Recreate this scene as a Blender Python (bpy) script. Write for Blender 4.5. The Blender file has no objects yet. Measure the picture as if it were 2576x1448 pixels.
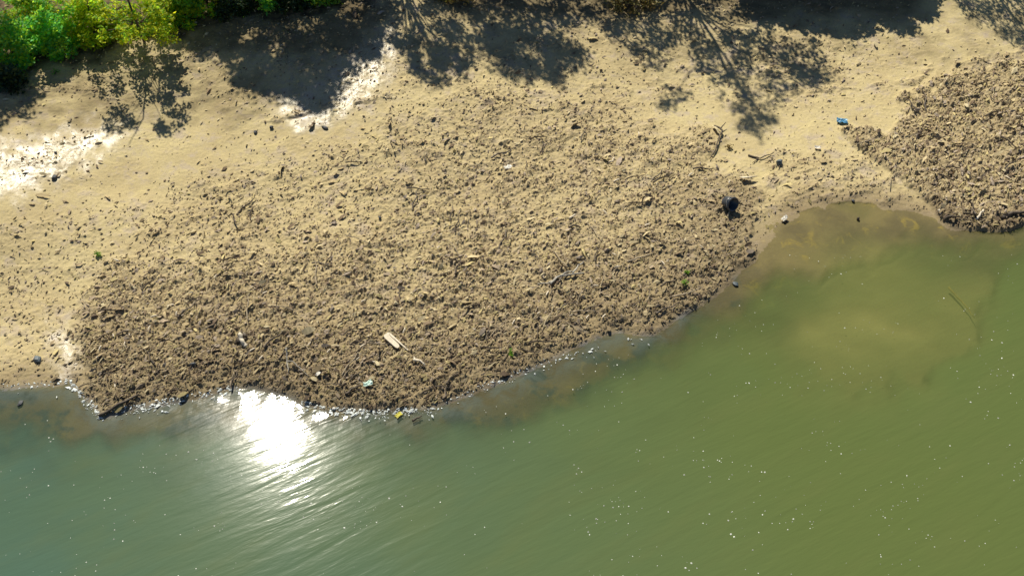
import bpy, math
import numpy as np
from mathutils import Vector

rng = np.random.default_rng(7)
sc = bpy.context.scene
COL = sc.collection

# ------------------------------------------------------------------ camera, sky, sun, exposure
CAM_H = 32.5
PITCH = math.radians(46.4)                    # below the horizon
F = 3094.0                                    # focal length in pixels of a 2576 px wide frame
cam = bpy.data.cameras.new('camera')
cam.sensor_width = 36.0
cam.lens = 36.0 * F / 2576.0
cam.clip_end = 3000.0
cam_o = bpy.data.objects.new('camera', cam)
cam_o.location = (0, 0, CAM_H)
cam_o.rotation_euler = (math.pi / 2 - PITCH, 0, 0)
COL.objects.link(cam_o)
sc.camera = cam_o

SUN_EL, SUN_AZ = math.radians(51.5), math.radians(-17.6)     # azimuth from +Y towards +X
S = np.array([math.sin(SUN_AZ) * math.cos(SUN_EL), math.cos(SUN_AZ) * math.cos(SUN_EL), math.sin(SUN_EL)])
world = bpy.data.worlds.new('World')
sc.world = world
world.use_nodes = True
wn = world.node_tree
sky = wn.nodes.new('ShaderNodeTexSky')
sky.sky_type = 'NISHITA'
sky.sun_disc = False
sky.sun_elevation = SUN_EL
sky.sun_rotation = SUN_AZ
sky.air_density = 1.0
sky.dust_density = .4
sky.ozone_density = 6.0
wn.links.new(sky.outputs[0], wn.nodes['Background'].inputs[0])
wn.nodes['Background'].inputs[1].default_value = 0.05
sun = bpy.data.lights.new('sun', 'SUN')
sun.energy = 5.0
sun.angle = math.radians(0.5)
sun.color = (1.0, 0.93, 0.785)
sun_o = bpy.data.objects.new('sun', sun)
sun_o.rotation_euler = Vector(S).to_track_quat('Z', 'Y').to_euler()
sun_o.location = tuple(S * 120)
COL.objects.link(sun_o)
sc.view_settings.view_transform = 'Standard'
sc.view_settings.look = 'None'
sc.view_settings.exposure = 0.35
sc.view_settings.gamma = 1.0
sc.view_settings.use_curve_mapping = False

# ------------------------------------------------------------------ picture <-> ground
SP, CP = math.sin(PITCH), math.cos(PITCH)

def w2p(x, y, z):
    """world -> pixel of a 2576 x 1448 frame"""
    dz = z - CAM_H
    zc = np.maximum(y * CP - dz * SP, 1e-3)
    yd = -y * SP - dz * CP
    return 1288 + F * x / zc, 724 + F * yd / zc

def ray(px, py):
    u, v = px - 1288.0, py - 724.0
    return u, -v * SP + F * CP, -v * CP - F * SP

def on_plane(px, py, z=0.0):
    a, b, c = ray(np.asarray(px, float), np.asarray(py, float))
    t = (z - CAM_H) / c
    return a * t, b * t

# ------------------------------------------------------------------ noise
def _hash(ix, iy, s):
    h = (ix.astype(np.int64) * 374761393 + iy.astype(np.int64) * 668265263 + s * 1442695041) & 0xffffffff
    h = ((h ^ (h >> 13)) * 1274126177) & 0xffffffff
    return (h ^ (h >> 16)) & 0xffff

def noise(x, y, s=0):
    x = np.asarray(x, float); y = np.asarray(y, float)
    ix, iy = np.floor(x), np.floor(y)
    fx, fy = x - ix, y - iy
    ux, uy = fx * fx * fx * (fx * (fx * 6 - 15) + 10), fy * fy * fy * (fy * (fy * 6 - 15) + 10)
    def g(dx, dy):
        a = _hash(ix + dx, iy + dy, s) * (2 * math.pi / 65536)
        return np.cos(a) * (fx - dx) + np.sin(a) * (fy - dy)
    a, b, c, d = g(0, 0), g(1, 0), g(0, 1), g(1, 1)
    return 1.5 * ((a + (b - a) * ux) * (1 - uy) + (c + (d - c) * ux) * uy)

def fbm(x, y, s=0, n=4):
    r, a = 0, 1.0
    for i in range(n):
        r = r + a * noise(x * 2 ** i + 17.3 * i, y * 2 ** i - 9.1 * i, s + i)
        a *= .5
    return r / 1.6

def sstep(a, b, v):
    t = np.clip((v - a) / (b - a), 0, 1)
    return t * t * (3 - 2 * t)

def sdf(poly, x, y, closed=True):
    """signed distance, positive inside (closed polygon)"""
    P = np.asarray(poly, float)
    x = np.asarray(x, float); y = np.asarray(y, float)
    best = np.full(x.shape, 1e18); inside = np.zeros(x.shape, bool)
    n = len(P)
    for i in range(n if closed else n - 1):
        ax, ay = P[i]; bx, by = P[(i + 1) % n]
        ex, ey = bx - ax, by - ay
        t = np.clip(((x - ax) * ex + (y - ay) * ey) / (ex * ex + ey * ey + 1e-12), 0, 1)
        best = np.minimum(best, (x - ax - t * ex) ** 2 + (y - ay - t * ey) ** 2)
        if closed:
            c = ((ay > y) != (by > y)) & (x < ex * (y - ay) / (ey if abs(ey) > 1e-12 else 1e-12) + ax)
            inside ^= c
    d = np.sqrt(best)
    return np.where(inside, d, -d) if closed else d

# ------------------------------------------------------------------ layout traced on the ground
SHORE_PX = [(-60, 975), (0, 970), (70, 968), (150, 965), (178, 948), (192, 972), (235, 1008), (262, 1046), (300, 1032), (345, 1018),
            (430, 1006), (510, 990), (580, 972), (640, 966), (700, 984), (740, 994), (772, 1014), (830, 1030), (900, 1022), (960, 1030),
            (1030, 1022), (1085, 1020), (1160, 992), (1230, 968), (1310, 934), (1390, 899), (1450, 866), (1505, 842), (1560, 828),
            (1600, 838), (1640, 838), (1672, 815), (1700, 794), (1745, 772), (1790, 742), (1822, 712), (1850, 676), (1895, 655), (1905, 622), (1925, 594),
            (1965, 562), (2010, 534), (2070, 514), (2135, 506), (2200, 512), (2290, 526), (2360, 540), (2390, 566), (2450, 578), (2540, 580), (2580, 560), (2700, 560)]
sx, sy = on_plane(*np.array(SHORE_PX).T)
LAND = np.vstack([np.c_[sx, sy], [[400, sy[-1] + 60], [400, 900], [-400, 900], [-400, sy[0] - 8]]])

CORE_PX = [(195, 955), (215, 830), (225, 700), (290, 655), (420, 640), (600, 610), (760, 600), (900, 560), (1010, 480), (1060, 380), (1180, 330), (1330, 300),
           (1450, 270), (1560, 262), (1600, 330), (1700, 320), (1800, 318), (1822, 345), (1800, 395), (1740, 408), (1800, 440), (1890, 455), (1925, 500), (1890, 560), (1900, 610), (1905, 660),
           (1840, 720), (1790, 760), (1700, 820), (1640, 850), (1500, 855), (1390, 912), (1230, 985), (1080, 1040), (830, 1045), (720, 1000), (580, 985),
           (430, 1020), (270, 1060)]
MID_PX = [(-80, 985), (150, 975), (230, 1000), (1000, 900), (1700, 700), (1880, 560), (1860, 430), (1700, 400), (1560, 220), (1250, 215), (1000, 280),
          (800, 390), (520, 450), (330, 520), (130, 520), (-80, 590)]
RIGHT_PX = [(2118, 326), (2160, 318), (2235, 340), (2280, 285), (2262, 240), (2335, 222), (2390, 176), (2480, 160), (2700, 120), (2700, 600), (2540, 588), (2440, 590),
            (2376, 572), (2352, 530), (2290, 470), (2210, 410), (2150, 370)]
WET_PX = [[(-60, 372), (60, 352), (180, 328), (262, 318), (330, 322), (290, 358), (225, 408), (150, 452), (50, 492), (-60, 516)],
          [(700, 235), (790, 205), (860, 160), (930, 95), (985, 75), (1010, 120), (985, 175), (960, 235), (900, 275), (830, 312), (750, 330), (705, 292)],
          [(122, 820), (160, 815), (200, 860), (196, 930), (178, 948), (150, 930), (140, 880)]]
SHELF_PX = [(-80, 900), (-80, 1120), (150, 1108), (300, 1125), (430, 1112), (600, 1090), (780, 1110), (1000, 1100), (1150, 1098), (1330, 1060), (1480, 1018), (1540, 1000),
            (1610, 940), (1690, 892), (1790, 835), (1900, 790), (2020, 740), (2250, 693), (2300, 660), (2335, 636), (2420, 640), (2700, 610), (2700, 400), (1500, 500)]
LOBE_PX = [(1960, 730), (2080, 650), (2250, 590), (2400, 580), (2570, 600), (2530, 690), (2508, 760), (2482, 848), (2440, 902), (2400, 930), (2350, 958), (2290, 990),
           (2248, 1008), (2200, 1030), (2130, 1030), (2060, 1010), (1985, 960), (1945, 870)]

def px_poly(poly, px, py, feather, amp=0.0, sc_=1.0, seed=0):
    d = sdf(poly, px, py)
    if np.any(amp):
        d = d + amp * fbm(px * sc_, py * sc_, seed, 3)
    return sstep(-feather, feather, d)

def base_height(x, y):
    d = sdf(LAND, x, y)
    d = d + .22 * fbm(x * .7, y * .7, 3, 3) * np.clip(np.abs(d), 0, 1)
    land = .035 * np.minimum(d, 9) + .15 * np.maximum(d - 9, 0)
    far = np.maximum(d - 22, 0)
    land = land - .14 * far * sstep(0, 8, far)
    land = land + 2.1 * np.exp(-((x + 27.5) / 9) ** 2 - ((y - 35.6) / 4.6) ** 2) * sstep(2, 7, d)
    h = np.where(d > 0, land, 0)
    return h, d

def masks(x, y, h, d):
    px, py = w2p(x, y, h)
    fe = 70 - 56 * sstep(1450, 1800, px)
    dc = sdf(CORE_PX, px, py) + (.3 + .7 * fe / 70) * 60 * fbm(px * .012, py * .016, 40, 4)
    core = sstep(-fe, fe, dc)
    midp = px_poly(MID_PX, px, py, 60, 60, .010, 50)
    right = px_poly(RIGHT_PX, px, py, 8 + 26 * sstep(330, 240, py), 9 + 36 * sstep(330, 240, py), .03, 60)
    up = sstep(330, 520, py + 60 * fbm(px * .006, py * .006, 66, 2)) * sstep(1900, 1700, px)
    blot = sstep(.02, .42, fbm(x * .55 + 3, y * .75, 70, 4))
    a_ = math.radians(27)
    us, vs = x * math.cos(a_) + y * math.sin(a_), -x * math.sin(a_) + y * math.cos(a_)
    blot2 = sstep(-.22, .42, .55 * fbm(us * .5, vs * 1.25, 75, 4) + .6 * fbm(x * 1.3, y * 1.6, 76, 3))
    deb = np.maximum(np.maximum(core * np.maximum(.56 + .44 * blot2, .85 * sstep(700, 900, py)) * (.74 + .26 * sstep(480, 780, py)), right * (.66 + .34 * blot2)), midp * (.30 + .42 * blot2 * (.4 + .6 * blot)) * (1 - .55 * sstep(560, 260, px)))
    wl = np.minimum(sdf([(1990, 234), (2080, 227), (2180, 224), (2300, 205), (2340, 170)], px, py, False), sdf([(1560, 205), (1420, 228), (1290, 222), (1180, 240)], px, py, False))
    wl = np.minimum(wl, sdf([(560, 300), (700, 300), (860, 262), (1000, 240)], px, py, False))
    deb = np.maximum(deb, .5 * sstep(13, 2, wl + 9 * fbm(px * .03, py * .03, 79, 3)) * blot2)
    patch = px_poly([(1930, 400), (2060, 370), (2180, 395), (2300, 480), (2330, 525), (2150, 500), (2010, 520), (1900, 560), (1910, 500)], px, py, 22, 30, .02, 77)
    deb = np.maximum(deb, (.16 + .3 * blot2) * patch)
    topband = sstep(360, 150, py) * sstep(2400, 2100, px) * (.16 + .38 * blot2 * sstep(0, .3, fbm(x * .4, y * .5, 78, 3)))
    deb = np.maximum(deb, topband)
    wet = 0
    for i, w in enumerate(WET_PX):
        wet = np.maximum(wet, px_poly(w, px, py, 42, 50, .03, 80 + i))
    deb = np.maximum(deb, wet * (.05 + .16 * blot2))
    deb = deb * sstep(-.35, .05, d)
    shelf = px_poly(SHELF_PX, px, py, 55 + 35 * sstep(1500, 1900, px), 60, .009, 90)
    lobe = px_poly(LOBE_PX, px, py, 46 + 60 * sstep(2420, 2050, px), 55, .010, 95)
    return px, py, deb, wet, shelf, lobe, core, right

def bed(x, y, d, shelf, lobe):
    dd = np.maximum(-d, 0)
    near = -.05 * dd - .008 * dd * dd
    near = near * (1 - .62 * sstep(6, 10, x))
    deep = -np.minimum(.30 + .16 * dd, 2.0)
    z = np.maximum(near, -.42 - .02 * dd)
    z = z * shelf + (1 - shelf) * np.minimum(deep, z)
    lob = -.24 + .10 * fbm(x * .35, y * .5, 120, 3)
    z = np.where(lobe > 0, z * (1 - lobe) + np.maximum(lob, z) * lobe, z)
    return z

def ground(x, y, full=False):
    x = np.asarray(x, float); y = np.asarray(y, float)
    h, d = base_height(x, y)
    px, py, deb, wet, shelf, lobe, core, right = masks(x, y, h, d)
    z = np.where(d > 0, h, bed(x, y, d, shelf, lobe))
    # clods and ridges of the drift litter, running along the shore
    a = math.radians(42)
    u, v = x * math.cos(a) + y * math.sin(a), -x * math.sin(a) + y * math.cos(a)
    big = fbm(x * .9, y * 1.1, 11, 3)
    wx, wy = .12 * noise(x * 2.3, y * 2.3, 27), .12 * noise(x * 2.3, y * 2.3, 28)
    r1 = 1 - np.abs(noise(u * 1.5, v * 3.4, 21)) * 1.6
    c1 = np.abs(noise(u * 1.9 + 3 * wx, v * 3.3 + 3 * wy, 23))
    c2 = np.abs(noise((x + wx) * 4.0, (y + wy) * 4.6, 25))
    c3 = np.abs(noise(u * 6.5, v * 9.0, 26))
    clods = .12 * c1 + .125 * c2 + .095 * c3
    z = z + deb * (.06 * sstep(0, .4, deb) + .05 * big + .045 * r1 + (1 + .25 * right) * clods) * sstep(-.3, .25, d)
    soft = (1 - deb) * sstep(-.6, .3, d)
    rough = .30 + .70 * sstep(-.2, .35, fbm(x * .6 + 9, y * .8, 36, 3))
    z = z + soft * (.030 * (1 - .85 * wet) * fbm(x * .8, y * .8, 31, 4) + rough * (.030 * c2 + .022 * c3 + .010 * noise(x * 10, y * 11, 34)))
    if full:
        return z, dict(px=px, py=py, d=d, deb=deb, wet=wet, shelf=shelf, lobe=lobe, core=core, right=right)
    return z

def gp(px, py):
    """the point of the ground that the picture shows at a pixel"""
    px = np.asarray(px, float); py = np.asarray(py, float)
    z = np.zeros(px.shape)
    for _ in range(7):
        x, y = on_plane(px, py, z)
        z = .5 * z + .5 * np.maximum(ground(x, y), -.05)
    x, y = on_plane(px, py, z)
    return np.stack([x, y, z], -1)

def gp1(px, py):
    return gp(np.array([px]), np.array([py]))[0]

# ------------------------------------------------------------------ mesh and object helpers
def mesh_np(name, verts, faces, mat=None, smooth=False, attrs=None, corner_cols=None):
    verts = np.asarray(verts, np.float32); faces = np.asarray(faces, np.int32)
    n, k = faces.shape
    me = bpy.data.meshes.new(name)
    me.vertices.add(len(verts)); me.vertices.foreach_set('co', verts.ravel())
    me.loops.add(n * k); me.loops.foreach_set('vertex_index', faces.ravel())
    me.polygons.add(n); me.polygons.foreach_set('loop_start', np.arange(0, n * k, k, dtype=np.int32))
    me.update(calc_edges=True)
    me.polygons.foreach_set('use_smooth', np.full(n, smooth, bool))
    for key, val in (attrs or {}).items():
        a = me.attributes.new(key, 'FLOAT', 'POINT')
        a.data.foreach_set('value', np.asarray(val, np.float32).ravel())
    if corner_cols is not None:
        a = me.attributes.new('tint', 'FLOAT_COLOR', 'POINT')
        c = np.c_[corner_cols, np.ones(len(corner_cols))].astype(np.float32)
        a.data.foreach_set('color', c.ravel())
    if mat: me.materials.append(mat)
    return me

def link(name, me, parent=None, loc=None, label=None, cat=None, group=None, kind=None):
    o = bpy.data.objects.new(name, me)
    COL.objects.link(o)
    if parent is not None: o.parent = parent
    if loc is not None: o.location = tuple(loc)
    tag(o, label, cat, group, kind)
    return o

def tag(o, label=None, cat=None, group=None, kind=None):
    if label: o['label'] = label
    if cat: o['category'] = cat
    if group: o['group'] = group
    if kind: o['kind'] = kind

class MB:
    def __init__(s): s.v, s.f = [], []
    def add(s, V, Fc):
        b = len(s.v); s.v += [tuple(map(float, q)) for q in V]; s.f += [tuple(i + b for i in q) for q in Fc]
    def tube(s, pts, rad, n=7, cap=True, flat=1.0, wob=0.0, r=None):
        pts = np.asarray(pts, float)
        rad = np.broadcast_to(np.asarray(rad, float), (len(pts),))
        V, Fc = [], []
        for i, p in enumerate(pts):
            t = pts[min(i + 1, len(pts) - 1)] - pts[max(i - 1, 0)]
            t = t / (np.linalg.norm(t) + 1e-9)
            a = np.cross(t, [0, 0, 1.0])
            if np.linalg.norm(a) < .05: a = np.cross(t, [0, 1.0, 0])
            a /= np.linalg.norm(a); b = np.cross(a, t)
            for k in range(n):
                w = 1 + (wob * (rng.random() - .5) if wob else 0)
                V.append(p + rad[i] * w * (math.cos(2 * math.pi * k / n) * a + flat * math.sin(2 * math.pi * k / n) * b))
        for i in range(len(pts) - 1):
            for k in range(n):
                Fc.append((i * n + k, i * n + (k + 1) % n, (i + 1) * n + (k + 1) % n, (i + 1) * n + k))
        if cap:
            Fc.append(tuple(range(n))[::-1]); Fc.append(tuple(range((len(pts) - 1) * n, len(pts) * n)))
        s.add(V, Fc)
    def build(s, name, mat, parent=None, smooth=True, **kw):
        me = bpy.data.meshes.new(name)
        me.from_pydata(s.v, [], s.f); me.update()
        me.polygons.foreach_set('use_smooth', np.full(len(me.polygons), smooth, bool))
        me.materials.append(mat)
        return link(name, me, parent, **kw)

# ------------------------------------------------------------------ materials
def nodes(name):
    m = bpy.data.materials.new(name); m.use_nodes = True
    nt = m.node_tree; nt.nodes.clear()
    out = nt.nodes.new('ShaderNodeOutputMaterial')
    return m, nt, out

def N(nt, t, **kw):
    n = nt.nodes.new(t)
    for k, v in kw.items():
        if k in n.bl_rna.properties: setattr(n, k, v)
        else: n.inputs[k].default_value = v
    return n

def mixc(nt, fac, a, b, bt='MIX'):
    n = nt.nodes.new('ShaderNodeMix'); n.data_type = 'RGBA'; n.blend_type = bt
    for sock, val in ((n.inputs[0], fac), (n.inputs[6], a), (n.inputs[7], b)):
        if isinstance(val, bpy.types.NodeSocket): nt.links.new(val, sock)
        elif isinstance(val, (int, float)): sock.default_value = val
        else: sock.default_value = (*val, 1)
    return n.outputs[2]

def mth(nt, op, a, b=None, c=None, clamp=False):
    n = nt.nodes.new('ShaderNodeMath'); n.operation = op; n.use_clamp = clamp
    for i, v in enumerate((a, b, c)):
        if v is None: continue
        if isinstance(v, bpy.types.NodeSocket): nt.links.new(v, n.inputs[i])
        else: n.inputs[i].default_value = v
    return n.outputs[0]

def ramp(nt, v, a, b, smooth=True):
    n = nt.nodes.new('ShaderNodeMapRange'); n.interpolation_type = 'SMOOTHSTEP' if smooth else 'LINEAR'
    nt.links.new(v, n.inputs[0]); n.inputs[1].default_value = a; n.inputs[2].default_value = b
    return n.outputs[0]

def attr(nt, name):
    return N(nt, 'ShaderNodeAttribute', attribute_name=name)

def tex(nt, scale, detail=4, rough=.55, rot=0, stretch=(1, 1, 1), dist=0.0):
    g = N(nt, 'ShaderNodeTexCoord'); mp = N(nt, 'ShaderNodeMapping')
    mp.vector_type = 'TEXTURE'
    mp.inputs['Rotation'].default_value = (0, 0, rot); mp.inputs['Scale'].default_value = tuple(1 / q for q in stretch)
    nt.links.new(g.outputs['Object'], mp.inputs[0])
    n = N(nt, 'ShaderNodeTexNoise', Scale=scale, Detail=detail, Roughness=rough, Distortion=dist)
    nt.links.new(mp.outputs[0], n.inputs['Vector'])
    return n.outputs[0]

def mat_simple(name, col, rough=.6, var=.3, scale=6.0, spec=.3, tint=False, bump=0.0, metal=0.0, stretch=(1, 1, 1)):
    m, nt, out = nodes(name)
    b = N(nt, 'ShaderNodeBsdfPrincipled', Roughness=rough, Metallic=metal)
    b.inputs['Specular IOR Level'].default_value = spec
    nz = tex(nt, scale, 5, .6, stretch=stretch)
    c = mixc(nt, ramp(nt, nz, .3, .7), tuple(v * (1 - var) for v in col), tuple(min(1, v * (1 + var)) for v in col))
    if tint:
        c = mixc(nt, 1.0, c, attr(nt, 'tint').outputs['Color'], 'MULTIPLY')
    nt.links.new(c, b.inputs['Base Color'])
    if bump:
        bp = N(nt, 'ShaderNodeBump', Strength=.8, Distance=bump)
        nt.links.new(nz, bp.inputs['Height']); nt.links.new(bp.outputs[0], b.inputs['Normal'])
    nt.links.new(b.outputs[0], out.inputs[0])
    return m

def mat_leaf(name, col, trans=.4, tcol=None, rough=.5):
    m, nt, out = nodes(name)
    t = attr(nt, 'tint').outputs['Color']
    b = N(nt, 'ShaderNodeBsdfPrincipled', Roughness=rough)
    b.inputs['Specular IOR Level'].default_value = .3
    nt.links.new(mixc(nt, 1.0, col, t, 'MULTIPLY'), b.inputs['Base Color'])
    tr = N(nt, 'ShaderNodeBsdfTranslucent')
    nt.links.new(mixc(nt, 1.0, tcol or col, t, 'MULTIPLY'), tr.inputs[0])
    mx = N(nt, 'ShaderNodeMixShader'); mx.inputs[0].default_value = trans
    nt.links.new(b.outputs[0], mx.inputs[1]); nt.links.new(tr.outputs[0], mx.inputs[2])
    nt.links.new(mx.outputs[0], out.inputs[0])
    return m

def make_mud():
    m, nt, out = nodes('mud')
    deb, wet, damp = (attr(nt, k).outputs['Fac'] for k in ('debris', 'wet', 'damp'))
    sub = attr(nt, 'under').outputs['Fac']; soil_shade = attr(nt, 'soil_shade').outputs['Fac']
    n1, n2, n3, n4 = tex(nt, .55, 5), tex(nt, 2.2, 5, .6, stretch=(1, 1.4, 1)), tex(nt, 9, 4, .65), tex(nt, .23, 4)
    n5 = tex(nt, 5.5, 5, .7, rot=.73, stretch=(.6, 1.5, 1))
    c = mixc(nt, ramp(nt, n1, .32, .68), (.44, .355, .182), (.515, .43, .222))
    c = mixc(nt, mth(nt, 'MULTIPLY', ramp(nt, n2, .52, .72), .6), c, (.39, .325, .265))
    c = mixc(nt, mth(nt, 'MULTIPLY', ramp(nt, n3, .50, .75), .45), c, (.30, .24, .13))
    c = mixc(nt, mth(nt, 'MULTIPLY', ramp(nt, n4, .5, .68), .5), c, (.55, .455, .235))
    c = mixc(nt, mth(nt, 'MULTIPLY', ramp(nt, tex(nt, 1.1, 5, .65), .53, .68), .55), c, (.37, .305, .27))
    c = mixc(nt, mth(nt, 'MULTIPLY', ramp(nt, tex(nt, 1.6, 5, .65, rot=.7, stretch=(.6, 1.5, 1)), .55, .7), .6), c, (.57, .475, .225))
    dc = mixc(nt, ramp(nt, n5, .36, .62), (.225, .163, .098), (.47, .375, .205))
    dc = mixc(nt, mth(nt, 'MULTIPLY', ramp(nt, n3, .45, .7), .5), dc, (.24, .185, .125))
    c = mixc(nt, mth(nt, 'MULTIPLY', deb, .8), c, dc)
    c = mixc(nt, damp, c, mixc(nt, .72, c, (.13, .09, .052)))
    c = mixc(nt, mth(nt, 'MULTIPLY', ramp(nt, tex(nt, 26, 3, .75), .50, .66), .42), c, (.20, .165, .125))
    c = mixc(nt, mth(nt, 'MULTIPLY', ramp(nt, tex(nt, 19, 3, .75), .56, .70), .30), c, (.66, .58, .42))
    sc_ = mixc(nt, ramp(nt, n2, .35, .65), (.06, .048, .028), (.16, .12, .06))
    c = mixc(nt, soil_shade, c, sc_)
    # river bed: silt with dark weed and ochre algae
    s1, s2 = tex(nt, .45, 5, .6), tex(nt, 1.3, 5, .65, dist=.6)
    bc = mixc(nt, ramp(nt, s1, .38, .62), (.17, .135, .085), (.25, .20, .11))
    bc = mixc(nt, mth(nt, 'MULTIPLY', ramp(nt, s2, .56, .70), .6), bc, (.40, .30, .09))
    bc = mixc(nt, mth(nt, 'MULTIPLY', mth(nt, 'MULTIPLY', ramp(nt, tex(nt, .75, 4, .6), .50, .62), .85), attr(nt, 'weed').outputs['Fac']), bc, (.045, .085, .105))
    bc = mixc(nt, mth(nt, 'MULTIPLY', attr(nt, 'weed').outputs['Fac'], .45), bc, (.05, .05, .04))
    bc = mixc(nt, mth(nt, 'MULTIPLY', mth(nt, 'MULTIPLY', attr(nt, 'fringe').outputs['Fac'], ramp(nt, s2, .36, .58)), .75), bc, (.135, .16, .18))  # blue-grey painted near the shore for sky reflection and foam
    bc = mixc(nt, attr(nt, 'silt').outputs['Fac'], bc, (.40, .37, .16))
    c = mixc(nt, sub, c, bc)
    b = N(nt, 'ShaderNodeBsdfPrincipled')
    b.inputs['Specular IOR Level'].default_value = .25
    nt.links.new(c, b.inputs['Base Color'])
    wet = mth(nt, 'MULTIPLY', wet, ramp(nt, tex(nt, 8, 4, .75), .30, .46))
    r = mth(nt, 'SUBTRACT', .85, mth(nt, 'MULTIPLY', wet, .49))
    nt.links.new(r, b.inputs['Roughness'])
    nt.links.new(mth(nt, 'ADD', .15, mth(nt, 'MULTIPLY', wet, .85)), b.inputs['Specular IOR Level'])
    bp = N(nt, 'ShaderNodeBump', Strength=1.0, Distance=.05)
    hgt = mth(nt, 'ADD', mth(nt, 'MULTIPLY', n3, mth(nt, 'ADD', .35, deb)), mth(nt, 'MULTIPLY', n5, mth(nt, 'MULTIPLY', deb, 1.6)))
    nt.links.new(hgt, bp.inputs['Height']); nt.links.new(bp.outputs[0], b.inputs['Normal'])
    nt.links.new(b.outputs[0], out.inputs[0])
    return m

def make_water():
    m, nt, out = nodes('turbid_water')
    plm = attr(nt, 'plume').outputs['Fac']; tb = attr(nt, 'turbid').outputs['Fac']; silt_sky = attr(nt, 'silt').outputs['Fac']
    n1, n2 = tex(nt, .12, 4), tex(nt, .5, 4, .6, rot=.6, stretch=(.5, 1.5, 1))
    c = mixc(nt, silt_sky, (.064, .116, .080), (.094, .124, .036))  # left end bluer to carry sky reflection, right end yellower with silt
    c = mixc(nt, mth(nt, 'MULTIPLY', ramp(nt, n1, .35, .65), .35), c, (.090, .122, .038))
    c = mixc(nt, mth(nt, 'MULTIPLY', ramp(nt, n2, .45, .7), .16), c, (.120, .130, .045))
    c = mixc(nt, mth(nt, 'MULTIPLY', plm, .5), c, (.150, .168, .050))
    dif = N(nt, 'ShaderNodeBsdfDiffuse'); nt.links.new(c, dif.inputs[0])
    tr = N(nt, 'ShaderNodeBsdfTransparent'); tr.inputs[0].default_value = (.86, .88, .78, 1)
    body = N(nt, 'ShaderNodeMixShader')
    nt.links.new(tb, body.inputs[0]); nt.links.new(tr.outputs[0], body.inputs[1]); nt.links.new(dif.outputs[0], body.inputs[2])
    w1 = tex(nt, 1.15, 3, .5, rot=math.radians(30), stretch=(.30, 2.0, 1), dist=.3)
    w2 = tex(nt, 3.2, 3, .55, rot=math.radians(24), stretch=(.4, 1.6, 1))
    w3 = tex(nt, 16, 2, .5)
    d2 = N(nt, 'ShaderNodeBump', Strength=1.0, Distance=.019)
    nt.links.new(mth(nt, 'ADD', w1, mth(nt, 'MULTIPLY', w2, .6)), d2.inputs['Height']); nt.links.new(d2.outputs[0], dif.inputs['Normal'])
    h = mth(nt, 'ADD', mth(nt, 'MULTIPLY', w1, 1.0), mth(nt, 'ADD', mth(nt, 'MULTIPLY', w2, .32), mth(nt, 'MULTIPLY', w3, .02)))
    bp = N(nt, 'ShaderNodeBump', Strength=1.0, Distance=.0076)
    h = mth(nt, 'MULTIPLY', h, mth(nt, 'ADD', 1.0, mth(nt, 'MULTIPLY', attr(nt, 'lap').outputs['Fac'], 3.5)))
    nt.links.new(h, bp.inputs['Height'])
    gl = N(nt, 'ShaderNodeBsdfGlossy', Roughness=.042); nt.links.new(bp.outputs[0], gl.inputs['Normal'])
    fr = N(nt, 'ShaderNodeFresnel', IOR=1.33); nt.links.new(bp.outputs[0], fr.inputs['Normal'])
    mx = N(nt, 'ShaderNodeMixShader')
    nt.links.new(fr.outputs[0], mx.inputs[0]); nt.links.new(body.outputs[0], mx.inputs[1]); nt.links.new(gl.outputs[0], mx.inputs[2])
    gl2 = N(nt, 'ShaderNodeBsdfGlossy', Roughness=.17); nt.links.new(bp.outputs[0], gl2.inputs['Normal'])
    gm = N(nt, 'ShaderNodeMixShader'); gm.inputs[0].default_value = .055
    nt.links.new(gl.outputs[0], gm.inputs[1]); nt.links.new(gl2.outputs[0], gm.inputs[2]); nt.links.new(gm.outputs[0], mx.inputs[2])
    nt.links.new(mx.outputs[0], out.inputs[0])
    return m

M_MUD, M_WATER = make_mud(), make_water()
M_LITTER = mat_simple('drift_litter', (1, 1, 1), .8, .22, 14, .2, tint=True)
M_WOOD = mat_simple('weathered_wood', (.38, .31, .21), .75, .35, 9, .2, bump=.01, stretch=(1, 1, 1))
M_PALE = mat_simple('bleached_wood', (.66, .58, .44), .7, .12, 11, .25, bump=.006)
M_DARKWOOD = mat_simple('wet_dark_wood', (.085, .065, .045), .6, .4, 8, .3, bump=.01)
M_GREYWOOD = mat_simple('grey_driftwood', (.36, .335, .28), .75, .35, 10, .2, bump=.01)
M_BARK = mat_simple('bark', (.12, .095, .065), .85, .4, 7, .2, bump=.02)
M_STONE = mat_simple('dark_stone', (.065, .07, .075), .6, .4, 8, .35, bump=.012)
M_BSTONE = mat_simple('slate_stone', (.10, .125, .135), .55, .35, 8, .35, bump=.012)
M_BLACK = mat_simple('black_plastic', (.045, .055, .07), .34, .25, 5, .5)
M_BLUE = mat_simple('blue_plastic', (.09, .27, .43), .4, .35, 6, .4)
M_WHITE = mat_simple('white_plastic', (.66, .63, .55), .45, .1, 7, .4)
M_MINT = mat_simple('pale_green_plastic', (.62, .78, .68), .4, .12, 7, .4)
M_YELLOW = mat_simple('yellow_leaf', (.46, .42, .05), .55, .2, 9, .3)
M_FOAM = mat_simple('foam', (.85, .87, .84), .6, .08, 20, .3, tint=True)

# ------------------------------------------------------------------ the ground: one sheet, fine where the picture looks
def graded(lo, hi, step, far, grow=1.35):
    a = list(np.arange(lo, hi + step * .5, step))
    s = step
    up, v = [], a[-1]
    while v < far[1]:
        s = min(s * grow, 60); v += s; up.append(v)
    s, dn, v = step, [], a[0]
    while v > far[0]:
        s = min(s * grow, 60); v -= s; dn.append(v)
    return np.array(dn[::-1] + a + up)

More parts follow.
